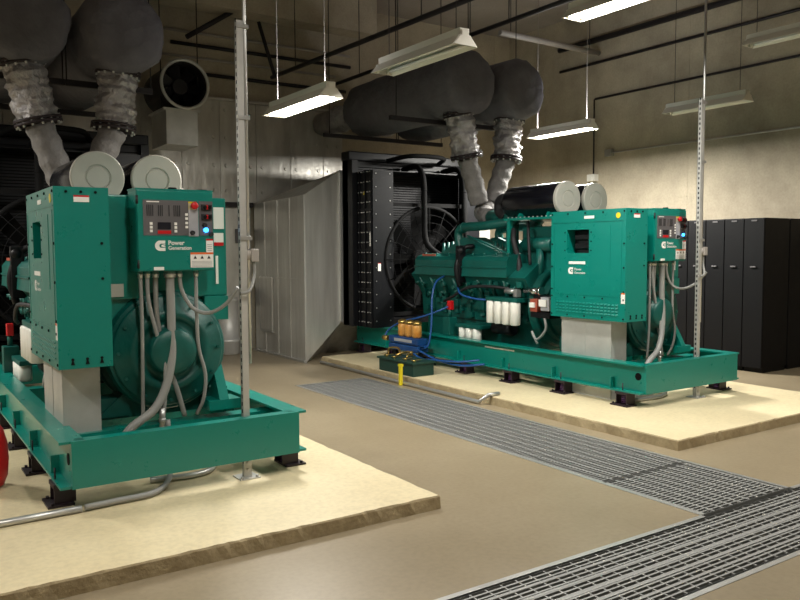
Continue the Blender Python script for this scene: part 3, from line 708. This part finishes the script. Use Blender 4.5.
plenum(0, 'galvanised sheet metal plenum to the left of the farther radiator')
plenum(XA-XB_, 'galvanised sheet metal plenum behind the nearer generator')

# ------------------------------------------------------------------ strut posts with conduits
def post(x, y, label):
    org = (x, y, PADZ); o = thing('strut_post', org, label, 'conduit post', 'galvanised strut posts at the generator ends')
    m = MB(); w = .023; zt = 3.27
    m.box(x-w, x+w, y-w+.004, y-w+.008, PADZ+.008, zt); m.box(x-w, x-w+.005, y-w+.008, y+w, PADZ+.008, zt); m.box(x+w-.005, x+w, y-w+.008, y+w, PADZ+.008, zt); m.box(x-w, x-.012, y+w-.005, y+w, PADZ+.008, zt); m.box(x+.012, x+w, y+w-.005, y+w, PADZ+.008, zt)
    ch = m.build('channel', 'galv', o, org)
    m = MB()
    for i in range(60): z = PADZ+.1+i*.052; m.box(x-w-.0012, x-w+.001, y-.008, y+.008, z, z+.026)
    m.build('slots', 'ink', ch, org)
    m = MB(); m.box(x-.075, x+.075, y-.075, y+.075, PADZ, PADZ+.008); m.box(x-w-.006, x+w+.006, y-w-.004, y-w+.004, PADZ+.008, PADZ+.14)
    for s_ in (-.055, .055): m.cyl((x+s_, y-.055, PADZ+.008), (x+s_, y-.055, PADZ+.024), .011, n=6)
    m.cyl((x, y-w-.004, PADZ+.06), (x, y-w-.012, PADZ+.06), .01, n=8); m.cyl((x, y-w-.004, PADZ+.11), (x, y-w-.012, PADZ+.11), .01, n=8)
    m.build('base_plate', 'galv', o, org)
    m = MB(); m.cyl((x+w+.018, y, .9), (x+w+.018, y, CZ), .0135, n=12); cd = m.build('conduit', 'steel', o, org)
    for z in (1.77, 2.6, 3.22):
        m = MB(); m.box(x-w-.004, x+w+.04, y-w-.004, y-w+.002, z, z+.025); m.cyl((x+w+.018, y, z), (x+w+.018, y, z+.03), .022, n=12); m.build('clamp', 'steel', cd, org)
    m = MB(); m.box(x+w+.03, x+w+.085, y-.035, y+.035, 1.62, 1.71, .006); m.cyl((x+w+.018, y, 1.63), (x+w+.018, y, 1.70), .024, n=12); m.build('junction_box', 'pipe_pale', o, org)
    m = MB(); m.tube([(x+w+.06, y, 1.62), (x+w+.06, y, 1.52), (x+.02, y-.06, 1.42), (x-.04, y-.05, 1.40)], .012, 8); m.build('flexible_conduit', 'grey_conduit', o, org)
    return o
post(2.115, 5.118, 'tall galvanised strut post with a conduit inside the nearer generator skid end')
post(7.285, 5.113, 'tall galvanised strut post with a conduit inside the farther generator skid end')

# ------------------------------------------------------------------ black lockers along the right wall
def locker(x0, x1, y0, y1, label, handle=True):
    org = ((x0+x1)/2, (y0+y1)/2, 0); o = thing('locker', org, label, 'locker', 'tall black lockers by the right wall')
    m = MB(); m.box(x0+.02, x1, y0+.002, y1-.002, .06, 2.1, .004); m.box(x0+.05, x1-.02, y0+.01, y1-.01, 0, .06); m.build('body', 'locker', o, org)
    if handle:
        m = MB(); m.box(x0, x0+.02, y0+.006, y1-.006, .065, 2.09, .004); dr = m.build('door', 'locker', o, org)
        m = MB(); c = (y0+y1)/2; m.box(x0-.018, x0, c-.04, c+.04, 1.43, 1.45, .004); m.build('handle', 'panel_grey', dr, org)
        m = MB(); m.box(x0-.006, x0, c-.04, c+.04, 2.055, 2.075); m.build('tag', 'panel_grey', dr, org)
    return o
n_ord = ('first', 'second', 'third', 'fourth', 'fifth', 'sixth', 'seventh', 'eighth')
for i in range(8):
    y0 = 5.906+i*.295
    locker(9.834, 10.445, y0, y0+.295, 'black front-row locker, %s from the near end of the row' % n_ord[i])
locker(10.452, 11.07, 5.906, 6.5, 'black rear locker behind the near end of the front row, against the wall', False)

# ------------------------------------------------------------------ light fixtures
def fixture(x, y0, y1, z, lit, label, POWER=105):
    yc = (y0+y1)/2; org = (x, yc, z); o = thing('fluorescent_light', org, label, 'ceiling light', 'hanging fluorescent lights')
    L0, L1 = y0, y1
    m = MB(); m.box(x-.05, x+.05, L0+.01, L1-.01, z+.07, z+.135, .006); m.build('housing', 'fixture', o, org)
    m = MB()
    prof = [(-.128, -.01), (-.115, -.01), (-.05, .07), (.05, .07), (.115, -.01), (.128, -.01), (.123, -.002), (.055, .078), (-.055, .078), (-.123, -.002)]
    m.prism([(x+u, z+v) for u, v in prof], XZ, L0, L1)
    m.build('reflector', 'fixture', o, org)
    for q in (L0, L1):
        m = MB(); s_ = .004; m.prism([(x-.115, z-.006), (x+.115, z-.006), (x+.05, z+.07), (x-.05, z+.07)], XZ, q-s_, q+s_); m.box(x-.035, x+.035, q-s_, q+s_, z+.07, z+.12); m.build('end_plate', 'fixture', o, org)
    for s_ in (-.06, .06):
        m = MB(); m.cyl((x+s_, L0+.05, z+.022), (x+s_, L1-.05, z+.022), .017, n=10); tb_ = m.build('tube', 'tube_on' if lit else 'tube_off', o, org)
        for q in (L0+.02, L1-.02):
            m = MB(); m.box(x+s_-.012, x+s_+.012, q-.015, q+.015, z-.0, z+.069); m.build('lamp_socket', 'fixture', tb_, org)
    for q in (L0+.12, L1-.12):
        m = MB(); m.cyl((x, q, z+.135), (x, q, CZ), .004, n=6); m.build('hanger_wire', 'hanger' if not lit else 'pipe_pale', o, org)
    if lit:
        for s_ in (0,):
            ld = bpy.data.lights.new('fluorescent_lamp', 'AREA'); ld.shape = 'RECTANGLE'; ld.size = .19; ld.size_y = (L1-L0)-.06; ld.energy = POWER; ld.color = (1, .972, .90)
            lo = bpy.data.objects.new('fluorescent_lamp', ld); COL.objects.link(lo); lo.parent = o; lo.location = (0, 0, -.003)
            lu = bpy.data.lights.new('added_uplight', 'AREA'); lu.shape = 'RECTANGLE'; lu.size = .1; lu.size_y = (L1-L0)-.06; lu.energy = POWER*.06; lu.color = (.97, .96, 1)  # added fill above the housing, brightens the upper walls and ceiling
            lo = bpy.data.objects.new('added_uplight', lu); COL.objects.link(lo); lo.parent = o; lo.location = (0, 0, .14); lo.rotation_euler = (PI, 0, 0)
    return o
POWER = 105
fixture(3.49, 6.30, 7.56, 3.10, True, 'lit hanging light left of centre, in front of the metal wall panels', 120)
fixture(8.59, 7.80, 9.05, 3.43, True, 'lit hanging light right of the silencers, over the black air filters', 430)
fixture(5.42, 3.93, 5.20, 3.82, True, 'lit hanging light cut by the top edge of the picture', 115)
fixture(4.03, 5.03, 6.28, 3.36, False, 'unlit hanging light at top centre, in front of the left silencer')
fixture(9.49, 5.97, 7.22, 3.62, False, 'unlit hanging light near the right wall, behind the right strut post')
fixture(9.31, 4.63, 5.88, 4.26, False, 'unlit hanging light cut by the right edge of the picture')
# further lamps of the same rows, behind and above the viewer; one added for sheen
fixture(1.7, 2.2, 3.45, 3.75, True, 'lit hanging light over the front of the nearer pad', 48)
fixture(6.9, 1.9, 3.15, 3.75, True, 'lit hanging light over the floor in front of the farther pad', 80)
fixture(-1.2, 8.2, 9.45, 3.4, True, 'unseen lit hanging light added at the far left beyond the nearer generator', 160)  # unseen, added to put a sheen on the nearer cabinet's left face
fixture(-1.6, 3.2, 4.45, 3.75, True, 'lit hanging light at the far left of the nearer pad', 50)

# ------------------------------------------------------------------ overhead pipes
def pipe(P_, r_, mt, label, name='overhead_pipe', cat='pipe', grp='overhead pipes', hang=()):
    c = sum((V(p) for p in P_), V())/len(P_)
    m = MB(); m.tube(P_, r_, 10, curve=False)
    if not hang: return tag(m.build(name, mt, None, c), label, cat, grp)
    o = thing(name, c, label, cat, grp); m.build('tube', mt, o, c)
    for t in hang:
        q = V(P_[0]).lerp(V(P_[-1]), t)
        m = MB(); m.cyl(q+V((0, 0, r_*.8)), (q.x, q.y, CZ), .007, n=6); m.build('hanger_rod', 'hanger', o, c)
    return o
pipe([(5.62, 12.2, 4.6), (5.95, 4.0, 4.6)], .035, 'pipe_black', 'black overhead pipe passing behind the unlit top centre light', hang=(.1, .5, .9))
pipe([(6.78, 12.2, 4.6), (6.82, 3.0, 4.6)], .03, 'pipe_black', 'black overhead pipe over the left part of the farther generator', hang=(.1, .5, .9))
pipe([(8.75, 10.0, 5.3), (11.14, 10.0, 5.28)], .05, 'pipe_pale', 'pale overhead pipe running to the right wall', hang=(.1, .9))
for z, rr, mt, lb in ((5.535, .05, 'pipe_black', 'topmost dark pipe along the right wall'), (5.126, .025, 'pipe_black', 'second dark pipe from the top along the right wall'), (4.468, .02, 'pipe_black', 'third dark pipe from the top along the right wall')):
    y1 = 11.0 if z > 4.6 else 10.1
    pipe([(XR-rr-.005, y1, z), (XR-rr-.005, 1.0, z)], rr, mt, lb)
pipe([(11.16, 10.11, 4.46), (11.16, 10.11, 3.08)], .014, 'pipe_black', 'thin vertical conduit down the right wall above the air filters', 'wall_conduit', 'conduit', 'wall conduits')
o = thing('wall_conduit', (11.16, 8, 3.44), 'silver conduit along the right wall ending in a box', 'conduit', 'wall conduits')
m = MB(); m.cyl((11.16, 9.66, 3.44), (11.16, 2.0, 3.44), .016, n=10); m.build('tube', 'steel', o, (11.16, 8, 3.44))
m = MB(); m.box(11.10, 11.2, 9.66, 9.80, 3.38, 3.50, .006); m.build('junction_box', 'steel', o, (11.16, 8, 3.44))
m = MB(); m.box(11.08, 11.2, 10.02, 10.2, 2.95, 3.08, .008); m.cyl((11.08, 10.11, 3.01), (11.06, 10.11, 3.01), .04, n=12)
tag(m.build('wall_box', 'white', None, (11.14, 10.11, 2.95)), 'small white box on the right wall just above the air filters', 'junction box')
for z, yy, rr, x0, x1, mt, lb in ((5.22, 12.28, .022, 3.9, 7.3, 'pipe_pale', 'uppermost pale pipe along the back wall above the round fan'), (5.02, 12.28, .03, 4.0, 7.3, 'pipe_black', 'dark pipe along the back wall between two pale pipes'), (4.82, 12.28, .02, 3.8, 7.0, 'pipe_pale', 'middle pale pipe along the back wall above the round fan'), (4.57, 12.28, .03, 4.5, 7.2, 'hanger', 'lowest dark pipe along the back wall just right of the round fan')):
    pipe([(x0, YB-.002-rr, z), (x1, YB-.002-rr, z)], rr, mt, lb)
# sloping brace and rods over the fan
pipe([(4.1, 12.0, 5.0), (5.0, 11.9, 5.6)], .04, 'hanger', 'dark sloping brace above the round fan', 'ceiling_brace', 'brace', 'ceiling braces')
pipe([(5.35, 12.1, 5.45), (5.62, 12.1, 4.62)], .03, 'hanger', 'dark sloping brace right of the left strut post', 'ceiling_brace', 'brace', 'ceiling braces')

# ------------------------------------------------------------------ round fan on a galvanised box
o = thing('duct_fan', (3.72, 11.4, 3.2), 'round axial duct fan on a galvanised box above the nearer generator', 'fan')
org = (3.72, 11.4, 3.2)
m = MB(); R_ = .36
m.lathe((3.72, 11.0, 4.06), (0, 1, 0), [(R_-.055, .02), (R_-.045, -.01), (R_, -.012), (R_, .02), (R_-.03, .03), (R_-.03, .9), (R_-.05, .9), (R_-.05, .02)], 40, cap=False)
m.build('fan_casing', 'hanger', o, org)
m = MB(); m.ring((3.72, 10.99, 4.06), (0, 1, 0), R_-.022, .024, 48, 8); m.build('inlet_ring', 'galv', o, org)
m = MB(); m.cyl((3.72, 11.2, 4.06), (3.72, 11.5, 4.06), .11, n=20); m.cyl((3.72, 11.6, 4.06), (3.72, 11.61, 4.06), R_-.05, n=30)
for k in range(7):
    a = 2*PI*k/7; c, s_ = math.cos(a), math.sin(a)
    m.prism([(.1, -.05), (.3, -.08), (.3, .08), (.1, .05)], (lambda u, v, t, c=c, s_=s_: (3.72+c*u-s_*v, 11.3+v*.6+t, 4.06+s_*u+c*v)), -.004, .004)
m.build('impeller', 'pipe_black', o, org)
m = MB(); m.box(3.44, 3.9, 11.0, 11.7, 3.2, 3.7, .006); m.box(3.40, 3.94, 10.98, 11.7, 3.68, 3.71); m.build('support_box', 'galv', o, org)
m = MB()
for x in (3.44, 3.98): m.cyl((x, 11.2, 3.7 if x < 3.6 else 4.06), (x, 11.2, CZ), .008, n=6)
m.build('hanger_rod', 'hanger', o, org)

# ------------------------------------------------------------------ back wall boxes and bin
for x0, x1, z0, z1, mt, lb in ((5.0, 5.24, 1.82, 2.06, 'panel_grey', 'upper dark switch box on the back wall, behind the left strut post'), (5.06, 5.24, .78, 1.04, 'panel_grey', 'lower dark switch box on the back wall, behind the left strut post')):
    m = MB(); m.box(x0, x1, 12.34, 12.418, z0, z1, .008); m.box(x0+.02, x1-.02, 12.33, 12.34, z0+.02, z1-.02); tag(m.build('switch_box', mt, None, ((x0+x1)/2, 12.38, z0)), lb, 'switch box', 'back wall switch boxes')
m = MB(); m.lathe((4.72, 12.1, 0), (0, 0, 1), [(.17, 0), (.19, .01), (.19, .2), (.2, .21), (.2, .25), (.17, .26), (.17, .86), (.18, .87), (.18, .92), (.05, .93)], 28)
tag(m.build('metal_canister', 'galv', None, (4.72, 12.1, 0)), 'grey metal canister standing behind the nearer alternator by the back wall', 'canister')

# ------------------------------------------------------------------ pump station in front of the farther generator
bx0 = 5.56
o = thing('battery', (5.75, 8.3, PADZ), 'dark green battery tray on the edge of the farther pad, left of the skid', 'battery')
org = (5.75, 8.3, PADZ)
m = MB(); m.box(5.53, 5.86, 7.95, 8.75, PADZ, .27, .012); m.box(5.51, 5.88, 7.93, 8.77, .25, .272); m.build('case', 'battery_green', o, org)
for y in (8.02, 8.22, 8.48, 8.66):
    m = MB(); m.cyl((5.6, y, .272), (5.6, y, .30), .022, n=12); m.box(5.56, 5.7, y-.012, y+.012, .29, .30); m.build('terminal', 'brass', o, org)
m = MB(); m.tube([(5.62, 8.66, .31), (5.7, 8.75, .37), (5.74, 8.6, .38), (5.7, 8.48, .31)], .013, 8); m.tube([(5.62, 8.22, .31), (5.72, 8.3, .36), (5.7, 8.42, .34), (5.62, 8.48, .31)], .013, 8); m.build('battery_cable', 'brass', o, org)
o = thing('filter_station', (6.08, 8.85, PADZ), 'blue fluid filter station with three amber bowls beside the farther skid', 'filter station')
org = (6.08, 8.85, PADZ)
m = MB(); m.box(5.98, 6.17, 8.5, 9.2, .30, .385, .012); m.box(5.98, 6.17, 8.5, 9.2, .40, .49, .012); m.box(6.02, 6.14, 8.44, 9.22, .385, .40); m.build('manifold', 'blue', o, org)
m = MB(); m.box(5.975, 5.979, 8.62, 9.05, .425, .465); m.build('nameplate', 'panel_light', o, org)
m = MB()
for y in (8.55, 9.15): m.box(6.05, 6.1, y-.025, y+.025, PADZ, .30)
m.build('stand', 'black', o, org)
for y in (8.63, 8.80, 8.97):
    m = MB(); m.lathe((6.07, y, .49), (0, 0, 1), [(.05, 0), (.068, .02), (.068, .16), (.06, .18)], 18); b_ = m.build('filter_bowl', 'amber', o, org)
    m = MB(); m.lathe((6.07, y, .67), (0, 0, 1), [(.07, 0), (.07, .03), (.05, .05), (.02, .06)], 18); m.build('bowl_cap', 'brass', b_, org)
m = MB(); m.cyl((6.0, 9.24, .44), (6.0, 9.36, .44), .035, n=12); m.cyl((5.95, 8.56, .30), (5.9, 8.56, .30), .03, n=12); m.build('fitting', 'brass', o, org)
for pts in ([(6.0, 9.34, .44), (6.05, 9.3, .55), (6.1, 9.05, .68), (6.15, 8.7, .76), (6.3, 8.45, .86), (6.4, 8.36, .92)],
            [(6.52, 8.6, 1.33), (6.3, 8.5, 1.25), (6.2, 8.45, 1.05), (6.15, 8.4, .7), (6.1, 8.4, .42), (6.06, 8.5, .35)],
            [(5.95, 8.56, .30), (5.93, 8.3, .25), (5.98, 8.0, .26), (6.1, 7.7, .27), (6.24, 7.5, .30)],
            [(6.0, 8.5, .34), (6.03, 8.1, .25), (6.1, 7.7, .22), (6.24, 7.4, .26)],
            [(6.52, 8.3, 1.2), (6.42, 8.1, 1.1), (6.45, 7.8, 1.05), (6.55, 7.6, 1.05)]):
    m = MB(); m.tube(pts, .014, 8); m.build('hose', 'blue_hose', o, org)
m = MB(); m.box(5.03, 5.07, 7.97, 8.03, 0, .22) if False else m.box(5.35, 5.39, 7.97, 8.01, 0, .24, .004); m.box(5.345, 5.395, 7.965, 8.015, .24, .27)
tag(m.build('marker_post', 'yellow', None, (5.37, 7.99, 0)), 'short yellow post at the pad edge beside the green battery tray', 'post')

# ------------------------------------------------------------------ pipes on the pads and the floor, red can
pipe([(5.42, 10.2, .03), (5.40, 6.50, .03), (5.47, 6.42, .11), (5.62, 6.42, .11)], .022, 'steel', 'silver pipe along the edge of the farther pad', 'floor_pipe', 'pipe', 'pipes on the floor and pads')
pipe([(5.60, 6.42, .11), (6.0, 6.42, .11)], .026, 'steel', 'short silver pipe end on the farther pad under the skid', 'floor_pipe', 'pipe', 'pipes on the floor and pads') if False else None
pipe([(.02, 4.98, .112), (.98, 5.00, .112)], .022, 'steel', 'silver pipe lying on the nearer pad at the skid corner', 'floor_pipe', 'pipe', 'pipes on the floor and pads')
m = MB(); m.tube([(1.0, 5.0, .115), (1.2, 5.02, .115), (1.45, 5.06, .115), (1.62, 5.3, .13), (1.66, 5.4, .3), (1.66, 5.45, .5)], .02, 10)
tag(m.build('floor_conduit', 'grey_conduit', None, (1.3, 5.1, PADZ)), 'grey conduit curling under the end of the nearer skid', 'conduit', 'conduits under the skid ends')
m = MB(); m.tube([(1.5, 5.35, .115), (1.8, 5.30, .115), (1.98, 5.42, .115), (1.95, 5.7, .13)], .02, 10)
tag(m.build('floor_conduit', 'steel', None, (1.8, 5.4, PADZ)), 'silver conduit loop under the nearer skid beside the strut post', 'conduit', 'conduits under the skid ends')
m = MB(); m.tube([(6.5, 5.3, .115), (6.9, 5.28, .115), (7.15, 5.42, .13), (7.1, 5.7, .14)], .02, 10); m.box(6.6, 6.9, 5.36, 5.5, PADZ, .15, .01)
tag(m.build('floor_conduit', 'steel', None, (6.8, 5.4, PADZ)), 'grey conduit with a flat box under the end of the farther skid', 'conduit', 'conduits under the skid ends')
o = thing('canister', (.56, 5.9, PADZ), 'red rounded canister at the left edge, beside the nearer skid', 'canister')
org = (.56, 5.9, PADZ)
m = MB(); m.lathe((.56, 5.9, PADZ), (0, 0, 1), [(.06, 0), (.10, .015), (.125, .08), (.135, .2), (.13, .3), (.105, .4), (.07, .45), (.035, .47)], 28); m.build('cylinder', 'red', o, org)
m = MB(); m.cyl((.56, 5.9, PADZ+.47), (.56, 5.9, PADZ+.53), .025, n=12); m.box(.47, .58, 5.885, 5.915, PADZ+.52, PADZ+.54); m.build('valve', 'black', o, org)

# ------------------------------------------------------------------ world (only what leaks in; the room is closed)
w = bpy.data.worlds.new('world'); S.world = w; w.use_nodes = True
w.node_tree.nodes['Background'].inputs[0].default_value = (.5, .5, .55, 1); w.node_tree.nodes['Background'].inputs[1].default_value = .05
